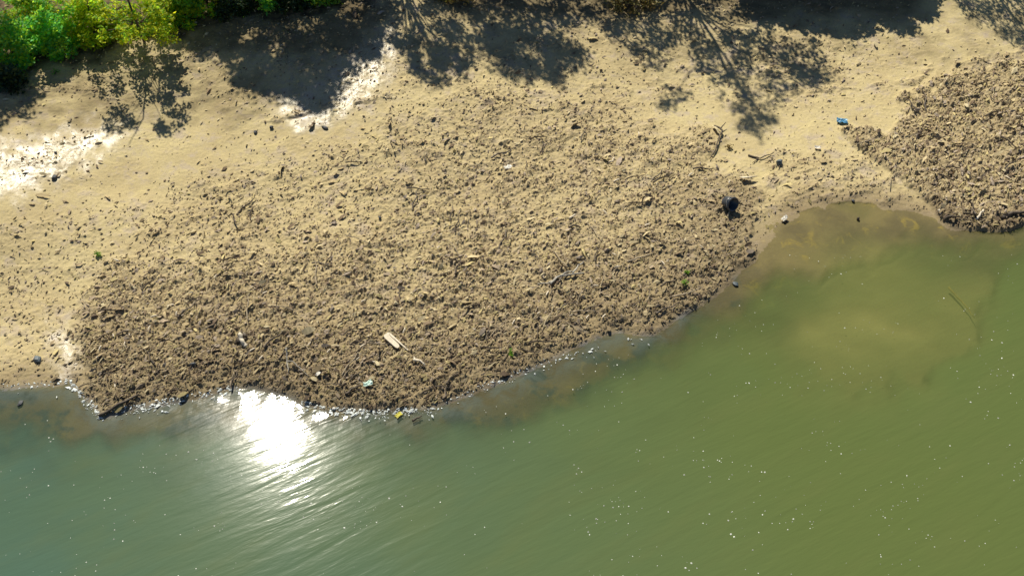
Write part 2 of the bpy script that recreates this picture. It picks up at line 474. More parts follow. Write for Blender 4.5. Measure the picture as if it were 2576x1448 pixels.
def grid_mesh(xs, ys):
    X, Y = np.meshgrid(xs, ys)
    nx, ny = len(xs), len(ys)
    i = np.arange(nx * ny).reshape(ny, nx)
    Fc = np.stack([i[:-1, :-1], i[:-1, 1:], i[1:, 1:], i[1:, :-1]], -1).reshape(-1, 4)
    return X.ravel(), Y.ravel(), Fc

X, Y, Fc = grid_mesh(graded(-24.2, 24.2, .043, (-900, 900)), graded(24.2, 49.0, .044, (-900, 900)))
Z, A = ground(X, Y, True)
dwave = .35 * fbm(X * .9, Y * .9, 140, 3)
damp = sstep(1.5, .0, A['d'] + dwave) * .85
damp = np.maximum(damp, sstep(6.0, .6, A['d'] + 2.6 * dwave) * A['core'] * .66)
damp = np.maximum(damp, .35 * A['wet'])
under = sstep(.15, -.35, A['d'] + .3 * dwave)
soil_shade = np.maximum(sstep(60, -60, A['py'] - 70 * fbm(X * .4, Y * .4, 150, 3) - 10) * sstep(2400, 2200, A['px']) * .85 * (1 - px_poly([(985, -20), (1120, -20), (1110, 100), (1000, 120)], A['px'], A['py'], 20, 20, .03, 151)), 0)  # dark soil that also paints in tree shade; the sunlit gap stays pale
SHADE_SOIL = [(425, 40), (990, 0), (985, 60), (900, 120), (780, 150), (600, 130), (480, 125)]  # dark soil, its tone also deepening the shade of the dense tree
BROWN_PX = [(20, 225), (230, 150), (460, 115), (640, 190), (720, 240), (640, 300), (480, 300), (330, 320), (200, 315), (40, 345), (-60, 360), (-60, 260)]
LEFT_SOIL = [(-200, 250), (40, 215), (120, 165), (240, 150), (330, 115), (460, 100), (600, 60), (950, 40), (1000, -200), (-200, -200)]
soil_shade = np.maximum(soil_shade, px_poly(LEFT_SOIL, A['px'], A['py'], 24, 40, .015, 155))
soil_shade = np.maximum(soil_shade, .75 * px_poly(SHADE_SOIL, A['px'], A['py'], 30, 40, .02, 156))
soil_shade = np.maximum(soil_shade, .8 * sstep(75, 15, A['py'] - 30 * fbm(X * .5, Y * .5, 161, 3)) * sstep(1080, 1160, A['px']) * sstep(2360, 2280, A['px']))  # darkens the ground colour along the top edge to deepen the shadow band
soil_shade = np.maximum(soil_shade, px_poly(BROWN_PX, A['px'], A['py'], 45, 60, .015, 157) * np.clip(.42 + .5 * fbm(X * 1.3, Y * 1.5, 158, 4), 0, .72))
soil_shade = np.maximum(soil_shade, sstep(240, 90, A['py']) * np.clip(.16 + .6 * fbm(X * .9, Y * 1.2, 159, 4), 0, .55))
wetm = A['wet'] * np.clip(.95 + .6 * fbm(X * 2.2, Y * 2.4, 160, 3), 0, 1)
me = mesh_np('mud_bank', np.c_[X, Y, Z], Fc, M_MUD, True, dict(debris=A['deb'], wet=wetm, damp=damp, under=under, soil_shade=soil_shade, weed=sstep(1950, 1750, A['px']), fringe=sstep(-1.3, -.1, A['d']) * sstep(1820, 1700, A['px']), silt=A['lobe'] * sstep(-1.2, -3.5, A['d'])))
link('mud_bank', me, kind='structure', label='tan river bank of drying mud and drift litter', cat='ground')

# the river
X, Y, Fc = grid_mesh(graded(-26, 26, .13, (-900, 900)), graded(15, 44, .11, (-900, 60), 1.4))
Zb, A = ground(X, Y, True)
depth = np.maximum(-bed(X, Y, A['d'], A['shelf'], A['lobe']), 0) * (A['d'] < 0)
depth = depth * (1 + .5 * fbm(X * .35, Y * .5, 170, 3))
turb = 1 - np.exp(-np.maximum(depth, 0) * 3.6)
silt = np.clip(sstep(-14, 12, X + 2.5 * fbm(X * .1, Y * .1, 180, 3)) + .6 * A['lobe'], 0, 1)  # low on the left, where the bluer colour stands in for sky reflection
me = mesh_np('river_water', np.c_[X, Y, np.zeros_like(X)], Fc, M_WATER, True, dict(turbid=turb, silt=silt, lap=np.exp(-np.maximum(-A['d'], 0) / .55) * np.clip(.7 + fbm(X * 1.2, Y * 1.2, 195, 3), 0, 1.5), plume=A['lobe'] * sstep(-1.5, -4, A['d']) * (.6 + .6 * fbm(X * .25, Y * .4, 190, 3))))
link('river_water', me, kind='structure', label='murky olive green river water with sun glare', cat='water')

# ------------------------------------------------------------------ drift litter (nobody could count it)
def rot_frames(yaw, pitch, roll):
    cy, sy_, cp, sp, cr, sr = np.cos(yaw), np.sin(yaw), np.cos(pitch), np.sin(pitch), np.cos(roll), np.sin(roll)
    ex = np.stack([cy * cp, sy_ * cp, sp], -1)
    ey = np.stack([-sy_ * cr - cy * sp * sr, cy * cr - sy_ * sp * sr, cp * sr], -1)
    ez = np.cross(ex, ey)
    return ex, ey, ez

OCT_V = np.array([(1, 0, 0), (-1, 0, 0), (0, 1, 0), (0, -1, 0), (.2, .1, 1), (0, 0, -1)], float)
OCT_F = np.array([(0, 2, 4), (2, 1, 4), (1, 3, 4), (3, 0, 4), (2, 0, 5), (1, 2, 5), (3, 1, 5), (0, 3, 5)])
CURL_V = np.array([(-1, -.6, 0), (-1, .6, 0), (-.3, -1, .6), (-.3, 1, .6), (.4, -.8, .7), (.4, .8, .7), (1, -.2, .1), (1, .2, .1)], float)
CURL_F = np.array([(0, 2, 3), (0, 3, 1), (2, 4, 5), (2, 5, 3), (4, 6, 7), (4, 7, 5)])

def scatter(V, Fc, pos, yaw, pitch, roll, sx_, sy2, sz, jit=.25):
    n = len(pos)
    ex, ey, ez = rot_frames(yaw, pitch, roll)
    P = V[None] * (1 + jit * (rng.random((n, len(V), 3)) - .5) * 2)
    P = P * np.stack([sx_, sy2, sz], -1)[:, None, :]
    W = pos[:, None, :] + P[..., 0:1] * ex[:, None] + P[..., 1:2] * ey[:, None] + P[..., 2:3] * ez[:, None]
    Fo = Fc[None] + (np.arange(n) * len(V))[:, None, None]
    return W.reshape(-1, 3), Fo.reshape(-1, Fc.shape[1])

def pick(n, dens_fn, x0, x1, y0, y1):
    px = rng.uniform(x0, x1, n); py = rng.uniform(y0, y1, n)
    x, y = on_plane(px, py, 0.3)
    z, A = ground(x, y, True)
    keep = rng.random(n) < dens_fn(A)
    return np.c_[x, y, z][keep], {k: v[keep] for k, v in A.items()}

PAL = np.array([(.54, .44, .25), (.50, .39, .21), (.38, .29, .165), (.40, .325, .245), (.25, .18, .11), (.16, .115, .075), (.55, .465, .28), (.52, .43, .20), (.42, .33, .225)])
def tints(n, dampness, pal=PAL, p=None):
    c = pal[rng.choice(len(pal), n, p=p)] * rng.uniform(.75, 1.2, (n, 1))
    return c * (1 - .55 * dampness[:, None])

pos, A = pick(230000, lambda A: (.62 * np.clip(A['deb'], 0, 1) ** 1.2 + .02) * (A['d'] > -.05), -160, 2736, -20, 1070)
n = len(pos)
dm = np.clip(sstep(1.3, 0, A['d']) + .5 * sstep(4, .6, A['d']) * A['core'], 0, 1)
yaw = rng.normal(math.radians(40), math.radians(32), n)
L = rng.lognormal(math.log(.046), .42, n); L = np.clip(L * (1 + .2 * A['right']), .022, .22)
V1, F1 = scatter(OCT_V, OCT_F, pos + np.c_[np.zeros((n, 2)), .012 + .1 * L], yaw, rng.normal(0, .25, n), rng.normal(0, .35, n), L, L * rng.uniform(.3, .65, n), L * rng.uniform(.22, .5, n))
c1 = np.repeat(tints(n, dm), len(OCT_V), 0)
me = mesh_np('drift_litter', V1, F1, M_LITTER, False, corner_cols=c1)
link('drift_litter', me, kind='stuff', label='brown drift litter and clods stranded on the mud', cat='litter')

pos, A = pick(60000, lambda A: .6 * np.clip(A['deb'], 0, 1) ** 1.1 * (A['d'] > -.05), -160, 2736, -20, 1070)
n = len(pos)
dm = np.clip(sstep(1.3, 0, A['d']) + .5 * sstep(4, .6, A['d']) * A['core'], 0, 1)
L = np.clip(rng.lognormal(math.log(.066), .42, n), .03, .24) * (1 + .25 * A['right'])
V1, F1 = scatter(CURL_V, CURL_F, pos + np.c_[np.zeros((n, 2)), .03 + .15 * L], rng.normal(math.radians(42), math.radians(38), n), rng.normal(0, .3, n), rng.normal(0, .5, n), L, L * rng.uniform(.15, .5, n), L * rng.uniform(.15, .45, n))
c1 = np.repeat(tints(n, dm * .8), len(CURL_V), 0)
me = mesh_np('fallen_leaves', V1, F1, M_LITTER, False, corner_cols=c1)
link('fallen_leaves', me, kind='stuff', label='curled dead leaves and bark flakes over the mud', cat='litter')

# ------------------------------------------------------------------ trees and bushes
LEAF_V = np.array([(0, 0, 0), (.5, .34, .06), (1, 0, -.05), (.5, -.34, .06)], float)
LEAF_F = np.array([(0, 1, 2, 3)])

def leaves(points, spread, per, size, pal, up=.35, seed=0):
    """leaf blades clustered round points; returns verts, faces, tint"""
    points = np.asarray(points, float); k = len(points)
    spread = np.broadcast_to(np.asarray(spread, float), (k,))
    c = np.repeat(points, per, 0); s = np.repeat(spread, per)
    n = len(c)
    off = rng.normal(0, 1, (n, 3)); off /= np.linalg.norm(off, axis=1, keepdims=True)
    off *= (rng.random((n, 1)) ** .45) * s[:, None]
    off[:, 2] *= .75
    pos = c + off
    sz = rng.uniform(.65, 1.35, n) * size
    V, Fc = scatter(LEAF_V, LEAF_F, pos, rng.uniform(0, 2 * math.pi, n), rng.normal(-.15, .45, n), rng.normal(0, .6, n), sz, sz * rng.uniform(.7, 1.1, n), sz, .12)
    pal = np.asarray(pal, float)
    cl = np.repeat(rng.uniform(.72, 1.25, k), per)
    col = pal[rng.integers(0, len(pal), n)] * (cl * rng.uniform(.75, 1.25, n))[:, None]
    return V, Fc, np.repeat(col, 4, 0)

def wiggle(a, b, n=6, amp=.25):
    a, b = np.asarray(a, float), np.asarray(b, float)
    t = np.linspace(0, 1, n)[:, None]
    p = a + (b - a) * t
    w = rng.normal(0, amp, (n, 3)) * np.linalg.norm(b - a) * .08
    w[0] = 0; w[-1] = 0
    return p + np.cumsum(w, 0) * np.sin(t * math.pi)

def plant(name, label, cat, base, clumps, spread, per, size, mat, pal, group=None, trunk_r=.16, top=None, nlimb=14, bark=None):
    base = np.asarray(base, float); clumps = np.asarray(clumps, float)
    o = bpy.data.objects.new(name, None); COL.objects.link(o); o.location = tuple(base); o.empty_display_size = .3
    tag(o, label, cat, group)
    rel = clumps - base
    mb = MB()
    top = np.asarray(top, float) - base if top is not None else np.array([rel[:, 0].mean() * .8, rel[:, 1].mean() * .8, rel[:, 2].max() * .85])
    st = wiggle((0, 0, -.25), top, 8, .2)
    rad = trunk_r * np.linspace(1, .22, len(st)) ** .9; rad[0] *= 1.25
    mb.tube(st, rad, 8)
    idx = rng.permutation(len(rel))[:nlimb]
    for i in idx:
        q = rel[i]
        hz = np.clip(q[2] * rng.uniform(.45, .8), .1, top[2] * .95)
        j = int(np.argmin(np.abs(st[:, 2] - hz)))
        pts = wiggle(st[j], q, 5, .3)
        r0 = rad[j] * .5
        mb.tube(pts, np.linspace(r0, max(.008, r0 * .15), 5), 5)
    mb.build('trunk', bark or M_BARK, o)
    V, Fc, c = leaves(rel, spread, per, size, pal)
    link('crown', mesh_np('crown', V, Fc, mat, False, corner_cols=c), o)
    return o

ML_YELLOW = mat_leaf('yellow_green_leaf', (.34, .44, .02), .55, (.78, .88, .04))
ML_BLUE = mat_leaf('blue_green_leaf', (.13, .42, .08), .55, (.36, .82, .10))
ML_MID = mat_leaf('mid_green_leaf', (.18, .40, .05), .55, (.48, .80, .06))
ML_DARK = mat_leaf('dark_green_leaf', (.03, .07, .028), .3, (.05, .11, .02))
ML_DRY = mat_leaf('dry_leaf', (.26, .19, .06), .35, (.34, .25, .06))
PAL1 = [(1, 1, 1), (.85, 1, .8), (1.15, 1.05, .8), (.7, .85, .8)]
PALG = [(1, 1, 1), (1.7, 1.1, .6), (.7, .85, 1.1), (2.3, 1.25, .5), (.5, .7, .9)]
PALY = [(1, 1, 1), (1.15, 1.0, .7), (.65, .9, .9), (.4, .72, 1.2), (1.25, 1.1, .8)]

def mound(px, py, rx, ry, h, n):
    """clump positions of a bush whose foot the picture shows at (px, py)"""
    b = gp1(px, py)
    c = b + np.array([0, ry * .8, 0])
    u = rng.normal(0, 1, (n, 3)); u /= np.linalg.norm(u, axis=1, keepdims=True)
    u[:, 2] = np.abs(u[:, 2])
    r = rng.uniform(.55, 1.0, (n, 1)) ** .6
    p = c + u * r * np.array([rx, ry, h]) * (1 + .18 * rng.normal(0, 1, (n, 1)))
    p[:, 2] = np.maximum(p[:, 2], ground(p[:, 0], p[:, 1]) + .12)
    return c, p

BUSHES = [
    ('bush', 'blue green leafy bush with dark foot at the far end of the bank', 'bush', 30, 178, 1.05, .8, 2.3, 60, ML_BLUE),
    ('bush', 'upright blue green bush beside the yellow green tree', 'bush', 132, 150, .85, .7, 2.5, 58, ML_BLUE),
    ('bush', 'bright green bush between the two blue green bushes', 'bush', 85, 95, 1.1, .9, 2.0, 46, ML_MID),
    ('bush', 'low yellow green bush spreading at the foot of the thin tree', 'bush', 232, 118, 1.25, .9, 1.9, 64, ML_YELLOW),
    ('bush', 'sunlit yellow bush right of the thin tree trunk', 'bush', 405, 84, .8, .9, 1.5, 40, ML_YELLOW),
    ('bush', 'mid green bush between the yellow bush and the tree shadow', 'bush', 515, 48, 1.2, 1.0, 1.9, 56, ML_MID),
    ('bush', 'leafy bush at the head of the deepest shade', 'bush', 640, 34, 1.1, .9, 1.7, 48, ML_BLUE),
    ('bush', 'mid green bush hanging over the shade edge beside the sunlit yellow bush', 'bush', 462, 66, .8, .8, 1.5, 40, ML_MID),
    ('bush', 'low green bush in the middle of the shaded fringe', 'bush', 588, 52, .9, .7, 1.2, 36, ML_DARK),
    ('bush', 'last green bush of the fringe before the deep shade', 'bush', 800, 16, .8, .7, 1.2, 30, ML_MID),
    ('bush', 'dark green bush nearest the muddy clearing', 'bush', 730, 26, .8, .7, 1.2, 32, ML_DARK),
    ('bush', 'low straggly dark bush under the blue green one', 'bush', 20, 232, .75, .5, .7, 26, ML_DARK),
    ('dry_bush', 'dry ochre bush catching sun inside the shadow band', 'bush', 1590, 36, 1.1, .6, .7, 26, ML_DRY),
    ('dry_bush', 'brown withered bush at the lit gap between shadows', 'bush', 1130, 18, .9, .6, .6, 20, ML_DRY),
]
for nm, lab, cat, px, py, rx, ry, h, n, mt in BUSHES:
    c, p = mound(px, py, rx, ry, h, n)
    base = (c[0], c[1], float(ground(c[0], c[1])))
    plant(nm, lab, cat, base, p, .33, 72 if mt is not ML_DRY else 26, .155, mt, PALY if mt is ML_YELLOW else PAL1 if mt is ML_DRY else PALG, trunk_r=.07, nlimb=10)

def shadow_clumps(poly, n, yc, spread_y, zmax=30):
    """crown positions, over the bank, that shade this part of the picture's ground"""
    P = np.asarray(poly, float); out = []
    (x0, y0), (x1, y1) = P.min(0), P.max(0)
    while len(out) < n:
        px, py = rng.uniform(x0, x1, 400), rng.uniform(y0, y1, 400)
        ok = sdf(P, px, py) > 0
        out += list(zip(px[ok], py[ok]))
    q = np.array(out[:n]); g = gp(q[:, 0], q[:, 1])
    t = (yc + rng.uniform(-1, 1, n) * spread_y - g[:, 1]) / S[1]
    t = np.clip(t, 1.2 / S[2], zmax / S[2])
    return g + t[:, None] * S

# the thin tree whose foot stands inside the picture
base = gp1(366, 108)
lo = np.array([(rng.uniform(180, 440), rng.uniform(5, 105)) for _ in range(95)])
low = []
for px, py in lo:
    g = np.array(on_plane(px, py, 1.9 + rng.uniform(0, 1.3))); zz = 1.9 + rng.uniform(0, 1.4)
    x, y = on_plane(px, py, zz); low.append((float(x), float(y) + rng.uniform(-.3, .5), zz))
up = np.vstack([shadow_clumps(p, n, base[1] + .3, .9) for p, n in (
    ([(228, 165), (300, 150), (318, 220), (250, 240)], 12), ([(330, 150), (395, 150), (390, 215), (335, 215)], 10),
    ([(265, 275), (340, 268), (345, 325), (275, 335)], 14), ([(375, 250), (470, 225), (478, 300), (400, 348)], 24), ([(400, 170), (455, 165), (450, 240), (405, 230)], 8))])
plant('tree', 'thin yellow green tree leaning over the mud with a bright crown', 'tree', base, np.vstack([low, up]), .27, 34, .15, ML_YELLOW, PALY, trunk_r=.055, top=up[:, :].max(0) * np.array([0, 0, 1]) + np.array([base[0] - 1.6, base[1] + .4, 0]), nlimb=34)

TREES = [
    ('leafy tree standing left of the frame edge shading the white mud', [(0, 18)], [([(-80, 195), (60, 205), (105, 250), (60, 300), (-80, 330)], 46)], 46.5, .6, .42, 60, .22, ML_DARK),
    ('dense tree behind the dark bushes casting the deepest shade', None, [([(560, 95), (700, 85), (840, 60), (960, 60), (975, 110), (900, 165), (830, 215), (760, 240), (640, 190), (560, 110)], 120), ([(570, 170), (720, 180), (860, 215), (800, 262), (720, 250), (600, 215)], 34), ([(740, 240), (850, 235), (840, 278), (750, 275)], 14), ([(415, 90), (560, 75), (580, 150), (500, 135), (430, 105)], 30), ([(790, -10), (1000, -10), (990, 60), (800, 60)], 30)], 51, 1.3, .46, 62, .21, ML_DARK),
    ('bushy tree over the muddy bank throwing a leafy shadow at the clearing', None, [([(1000, 115), (1060, 105), (1175, 120), (1185, 175), (1120, 215), (1050, 195), (1010, 160)], 40), ([(980, 90), (1050, 95), (1020, 130), (985, 120)], 8)], 50.5, .9, .38, 50, .18, ML_DARK),
    ('broad tree above the middle of the bank with a loose crown', None, [([(1060, -20), (1600, -20), (1600, 30), (1500, 60), (1300, 75), (1250, 115), (1130, 100), (1070, 50)], 150), ([(1235, 70), (1400, 80), (1480, 130), (1440, 200), (1330, 215), (1240, 170)], 120), ([(1160, 90), (1290, 80), (1280, 150), (1180, 150)], 22)], 52.5, 1.5, .42, 34, .18, ML_DARK),
    ('tall open tree with fanned branches right of the middle', None, [([(1480, 60), (1580, 50), (1720, 55), (1690, 120), (1660, 180), (1600, 140)], 52), ([(1720, 60), (1900, 75), (2080, 150), (2100, 200), (2000, 230), (1960, 300), (1880, 345), (1800, 230), (1730, 140)], 130), ([(1590, -20), (1960, -20), (1950, 45), (1600, 50)], 56), ([(1900, 90), (2060, 110), (2110, 190), (2020, 230)], 22), ([(1660, 225), (1720, 220), (1740, 280), (1640, 275)], 9), ([(1860, 290), (1960, 295), (1930, 350), (1870, 350)], 9)], 52, 1.2, .36, 30, .17, ML_DARK),
    ('thick evergreen tree behind the right part of the bank', None, [([(1880, -30), (2360, -30), (2345, 40), (2310, 75), (2200, 70), (2110, 95), (2060, 70), (1960, 60), (1890, 40)], 150)], 51.5, .8, .55, 80, .26, ML_DARK),
    ('feathery thin leaved tree at the far right of the bank', None, [([(2390, -20), (2640, -20), (2640, 130), (2560, 110), (2470, 70)], 70)], 53, 1.4, .42, 46, .13, ML_MID),
]
for lab, tb, polys, yc, sy_, spr, per, sz, mt in TREES:
    cl = np.vstack([shadow_clumps(p, n, yc, sy_) for p, n in polys])
    bx = cl[:, 0].mean()
    by = max(yc, 48.6) + .3 if tb is None else yc
    base = (bx, by, float(ground(bx, by)))
    plant('tree', lab, 'tree', base, cl, spr, per, sz, mt, PAL1, group='trees along the top of the bank', trunk_r=.13, nlimb=40)

# ------------------------------------------------------------------ single things lying on the bank
def Pz(px, py, dz=0.0):
    g = gp1(px, py); return g + np.array([0, 0, dz])

def stick(name, label, cat, pxs, r, mat, lift=.05, forks=(), group=None, n=7, tip=.4):
    """a stick through pixels (px, py[, extra lift]); forks are further such lists"""
    pts = np.array([Pz(p[0], p[1], lift + (p[2] if len(p) > 2 else 0)) for p in pxs])
    b = pts.mean(0); b[2] = pts[:, 2].min() - lift
    o = None
    def body(pl, rr):
        t = np.linspace(0, len(pl) - 1, max(6, 3 * len(pl)))
        q = np.stack([np.interp(t, np.arange(len(pl)), pl[:, k]) for k in range(3)], -1)
        q[1:-1] += rng.normal(0, rr * .25, (len(q) - 2, 3))
        mb = MB(); mb.tube(q - b, rr * np.linspace(1, tip, len(q)), n, wob=.25); return mb
    if not forks:
        o = body(pts, r).build(name, mat, loc=b); tag(o, label, cat, group); return o
    o = bpy.data.objects.new(name, None); COL.objects.link(o); o.location = tuple(b); tag(o, label, cat, group)
    body(pts, r).build('stem', mat, o)
    for fk in forks:
        q = np.array([Pz(p[0], p[1], lift + (p[2] if len(p) > 2 else 0)) for p in fk])
        body(q, r * .7).build('branch', mat, o)
    return o

def blob(name, label, cat, px, py, r, mat, sq=(1, 1, .75), sink=.3, group=None, seed=0):
    import bmesh
    bm = bmesh.new(); bmesh.ops.create_icosphere(bm, subdivisions=2, radius=1)
    for v in bm.verts:
        k = 1 + .28 * float(noise(v.co.x * 1.4 + seed * 3.1, v.co.y * 1.4 + v.co.z * 1.1, 300 + seed))
        v.co = Vector((v.co.x * sq[0], v.co.y * sq[1], v.co.z * sq[2])) * r * k
    me = bpy.data.meshes.new(name); bm.to_mesh(me); bm.free(); me.materials.append(mat)
    g = Pz(px, py, r * sq[2] * (1 - sink))
    o = link(name, me, loc=g, label=label, cat=cat, group=group)
    o.rotation_euler = (0, 0, seed * 1.3)
    return o

# black bucket on its side, mouth towards the lower right
g = Pz(1832, 524, .0)
bk = bpy.data.objects.new('bucket', None); COL.objects.link(bk)
tag(bk, 'black plastic bucket lying on its side with its open mouth showing', 'bucket')
R0, R1, LEN = .21, .255, .42
def lathe(prof, n=28):
    mb = MB(); V, Fc = [], []
    for (a, r) in prof:
        for k in range(n): V.append((r * math.cos(2 * math.pi * k / n), r * math.sin(2 * math.pi * k / n), a))
    for i in range(len(prof) - 1):
        for k in range(n): Fc.append((i * n + k, i * n + (k + 1) % n, (i + 1) * n + (k + 1) % n, (i + 1) * n + k))
    mb.add(V, Fc); return mb
mb = lathe([(0.012, .001), (0.012, R0 - .012), (LEN, R1 - .012), (LEN, R1), (LEN * .62, R1 - .016), (LEN * .6, R1 - .008), (LEN * .56, R1 - .02), (0, R0), (0, .001)])
mb.build('body', M_BLACK, bk)
mb = lathe([(LEN - .012, R1 + .002), (LEN - .03, R1 + .03), (LEN + .012, R1 + .032), (LEN + .014, R1 - .02), (LEN - .012, R1 - .012)])
mb.build('rim', M_BLACK, bk)
mb = MB(); mb.tube([(R1 + .03 - .0, 0, LEN - .02)] + [((R1 + .03) * math.cos(a), (R1 + .05) * math.sin(a), LEN - .02 - .12 * math.sin(a)) for a in np.linspace(.15, math.pi - .15, 12)] + [(-R1 - .03, 0, LEN - .02)], .007, 6)
mb.build('handle', M_GREYWOOD, bk)
ax = Vector((.46, -.70, .30)).normalized()
bk.rotation_euler = ax.to_track_quat('Z', 'Y').to_euler()
bk.location = tuple(g + np.array([-.10, .16, .22]))

# split plank with a long splinter
pl = bpy.data.objects.new('plank', None); COL.objects.link(pl)
a, b = Pz(972, 846, .12), Pz(1006, 876, .09)
tag(pl, 'pale split plank with a long splinter lying on the brown litter', 'plank')
pl.location = tuple((a + b) / 2)
d = (b - a); Ld = np.linalg.norm(d); d /= Ld
sdv = np.cross(d, (0, 0, 1)); sdv /= np.linalg.norm(sdv); upv = np.cross(sdv, d)
def slab(mb, o_, l0, l1, w0, w1, w2, w3, th):
    V = []
    for (l, wa, wb) in ((l0, w0, w1), (l1, w2, w3)):
        for w in (wa, wb):
            for t in (0, th): V.append(o_ + d * l + sdv * w + upv * t)
    mb.add(V, [(0, 1, 3, 2), (4, 6, 7, 5), (0, 4, 5, 1), (2, 3, 7, 6), (1, 5, 7, 3), (0, 2, 6, 4)])
mb = MB(); o_ = np.zeros(3)
slab(mb, o_, -Ld * .5, -Ld * .38, -.08, .10, -.12, .16, .05)
slab(mb, o_, -Ld * .379, Ld * .42, -.035, .162, -.02, .15, .052)
slab(mb, o_, Ld * .421, Ld * .52, -.018, .146, .03, .11, .05)
mb.build('board', M_PALE, pl, smooth=False)
mb = MB(); slab(mb, o_ + upv * .01, -Ld * .37, Ld * .95, -.125, -.045, -.115, -.085, .045)
mb.build('splinter', M_PALE, pl, smooth=False)

# leaning stake beside a hole
g = Pz(606, 852)
stick('stake', 'short pale stake leaning out of a dark hole in the litter', 'stake', [(617, 874, .0), (611, 862, .10), (604, 852, .22)], .075, M_PALE, .03, tip=1.0, n=9)
stick('log', 'short dark hollow log behind the pale stake', 'log', [(596, 866), (606, 854, .02), (618, 846)], .13, M_DARKWOOD, .04, tip=.9)
stick('forked_branch', 'grey forked branch with one long arm near the sun glare', 'branch', [(723, 890, .30), (724, 912, .18), (726, 940, .02)], .035, M_GREYWOOD, .05, forks=[[(725, 918, .16), (738, 918, .18), (750, 927, .10), (778, 950, .02)]])
stick('driftwood', 'grey forked driftwood branch in the middle of the litter', 'driftwood', [(1385, 718, .02), (1400, 704, .06), (1420, 699, .09), (1468, 692, .06)], .052, M_GREYWOOD, .06, tip=.6,
      forks=[[(1408, 702, .1), (1424, 694, .14), (1440, 690, .12)], [(1395, 708, .03), (1378, 716, .02), (1352, 716, 0)], [(1440, 694, .1), (1455, 676, .12), (1468, 664, .08)]])
stick('stick', 'straight bent stick above the driftwood towards the right shore', 'stick', [(1578, 661), (1600, 655, .06), (1640, 642, .03)], .045, M_WOOD, .06)
stick('stick', 'long curved stick near the right hand waterline', 'stick', [(1690, 748), (1722, 744, .05), (1745, 738, .08), (1768, 725, .05)], .035, M_WOOD, .06)
stick('stick', 'short white stick in the upper middle of the litter', 'stick', [(1432, 552), (1448, 544, .04)], .04, M_PALE, .06, tip=.8)
stick('bleached_branch', 'knobbly bleached branch below the pale plank', 'branch', [(1042, 908, .05), (1054, 912, .1), (1070, 922, .04)], .055, M_PALE, .05, forks=[[(1046, 914, .05), (1042, 902, .08)]])
stick('pole', 'dark slanting pole half in the water at the left spit', 'pole', [(250, 1048, .02), (300, 1022, .06), (352, 996, .06)], .055, M_DARKWOOD, .04, tip=.7)
stick('stick', 'thin dark twig on the bare mud beside the round stone', 'stick', [(1882, 392), (1912, 401, .02), (1946, 388, .05)], .04, M_DARKWOOD, .05, forks=[[(1908, 400), (1892, 412)]])
stick('ledge_shadow', 'dark crooked strip standing in for the edge shadow of the litter ledge', 'driftwood', [(1796, 322, .05), (1817, 334, .12), (1808, 352, .08), (1800, 378, .05), (1785, 404, .02)], .045, M_DARKWOOD, .06, forks=[[(1812, 330, .1), (1824, 318, .16)]])  # no wood here: dark strip drawn as the shadow under the litter ledge
stick('stick', 'dark bent root stranded at the tip of the right litter patch', 'driftwood', [(2372, 556), (2386, 548, .05), (2412, 550, .03)], .06, M_DARKWOOD, .06)
stick('stick', 'white stick pointing out of the right litter patch', 'stick', [(2455, 556), (2463, 546, .06), (2470, 536, .1)], .05, M_PALE, .08, tip=.7)
stick('stick', 'pale stub at the corner of the right litter patch', 'stick', [(2360, 532, .06), (2368, 546)], .05, M_PALE, .05)
stick('log', 'thick dark log at the right edge of the right litter patch', 'log', [(2520, 552), (2545, 542, .05), (2600, 534, .06)], .10, M_DARKWOOD, .06)
stick('stick', 'dark stick near the white scrap by the waterline', 'stick', [(868, 992), (890, 980, .03), (908, 972, .05)], .05, M_DARKWOOD, .05)
stick('stick', 'broken twig with its shadow in the upper right of the litter', 'stick', [(1440, 786), (1462, 784, .04), (1490, 788)], .03, M_WOOD, .05)
stick('stick', 'dark twig at the upper edge of the litter above the driftwood', 'stick', [(1430, 574), (1448, 570, .03), (1462, 574)], .05, M_DARKWOOD, .05)
stick('stick', 'floating dark twig beyond the yellow leaf', 'stick', [(1038, 1062, .05), (1050, 1056, .07), (1062, 1050, .05)], .045, M_DARKWOOD, .05)
sub = stick('pole', 'ochre pole lying under the shallow water off the right litter patch', 'pole', [(2386, 722), (2418, 756), (2452, 800)], .045, mat_simple('ochre_wood', (.52, .39, .10), .7, .2, 5), .0)
sub.location.z = -.05

# triangular shard
g = Pz(1885, 456, .02)
mb = MB()
mb.add([(-.42, .12, .02), (.32, .16, .05), (-.30, -.13, .20), (-.40, .12, -.02), (.31, .15, .01), (-.29, -.13, .16)], [(0, 2, 1), (3, 4, 5), (0, 1, 4, 3), (1, 2, 5, 4), (2, 0, 3, 5)])
mb.build('bark_shard', M_PALE, smooth=False, loc=g + np.array([0, 0, .08]), label='pointed pale bark shard sticking out of the litter edge above the bucket', cat='bark')

# crumpled scraps
def scrap(name, label, cat, px, py, w, hgt, mat, seed, rot=0.0):
    n = 7; V, Fc = [], []
    for j in range(n):
        for i in range(n):
            u, v = i / (n - 1) - .5, j / (n - 1) - .5
            k = 1 + .4 * float(noise(u * 4 + seed, v * 4, 400 + seed))
            V.append((u * w * k, v * w * .62 * k, hgt * (.5 + .5 * float(noise(u * 3.3 + seed * 2, v * 3.3, 410 + seed))) + .02))
    for j in range(n - 1):
        for i in range(n - 1): Fc.append((j * n + i, j * n + i + 1, (j + 1) * n + i + 1, (j + 1) * n + i))
    mb = MB(); mb.add(V, Fc)
    o = mb.build(name, mat, smooth=False, loc=Pz(px, py, .03), label=label, cat=cat)
    o.rotation_euler = (0, 0, rot); return o

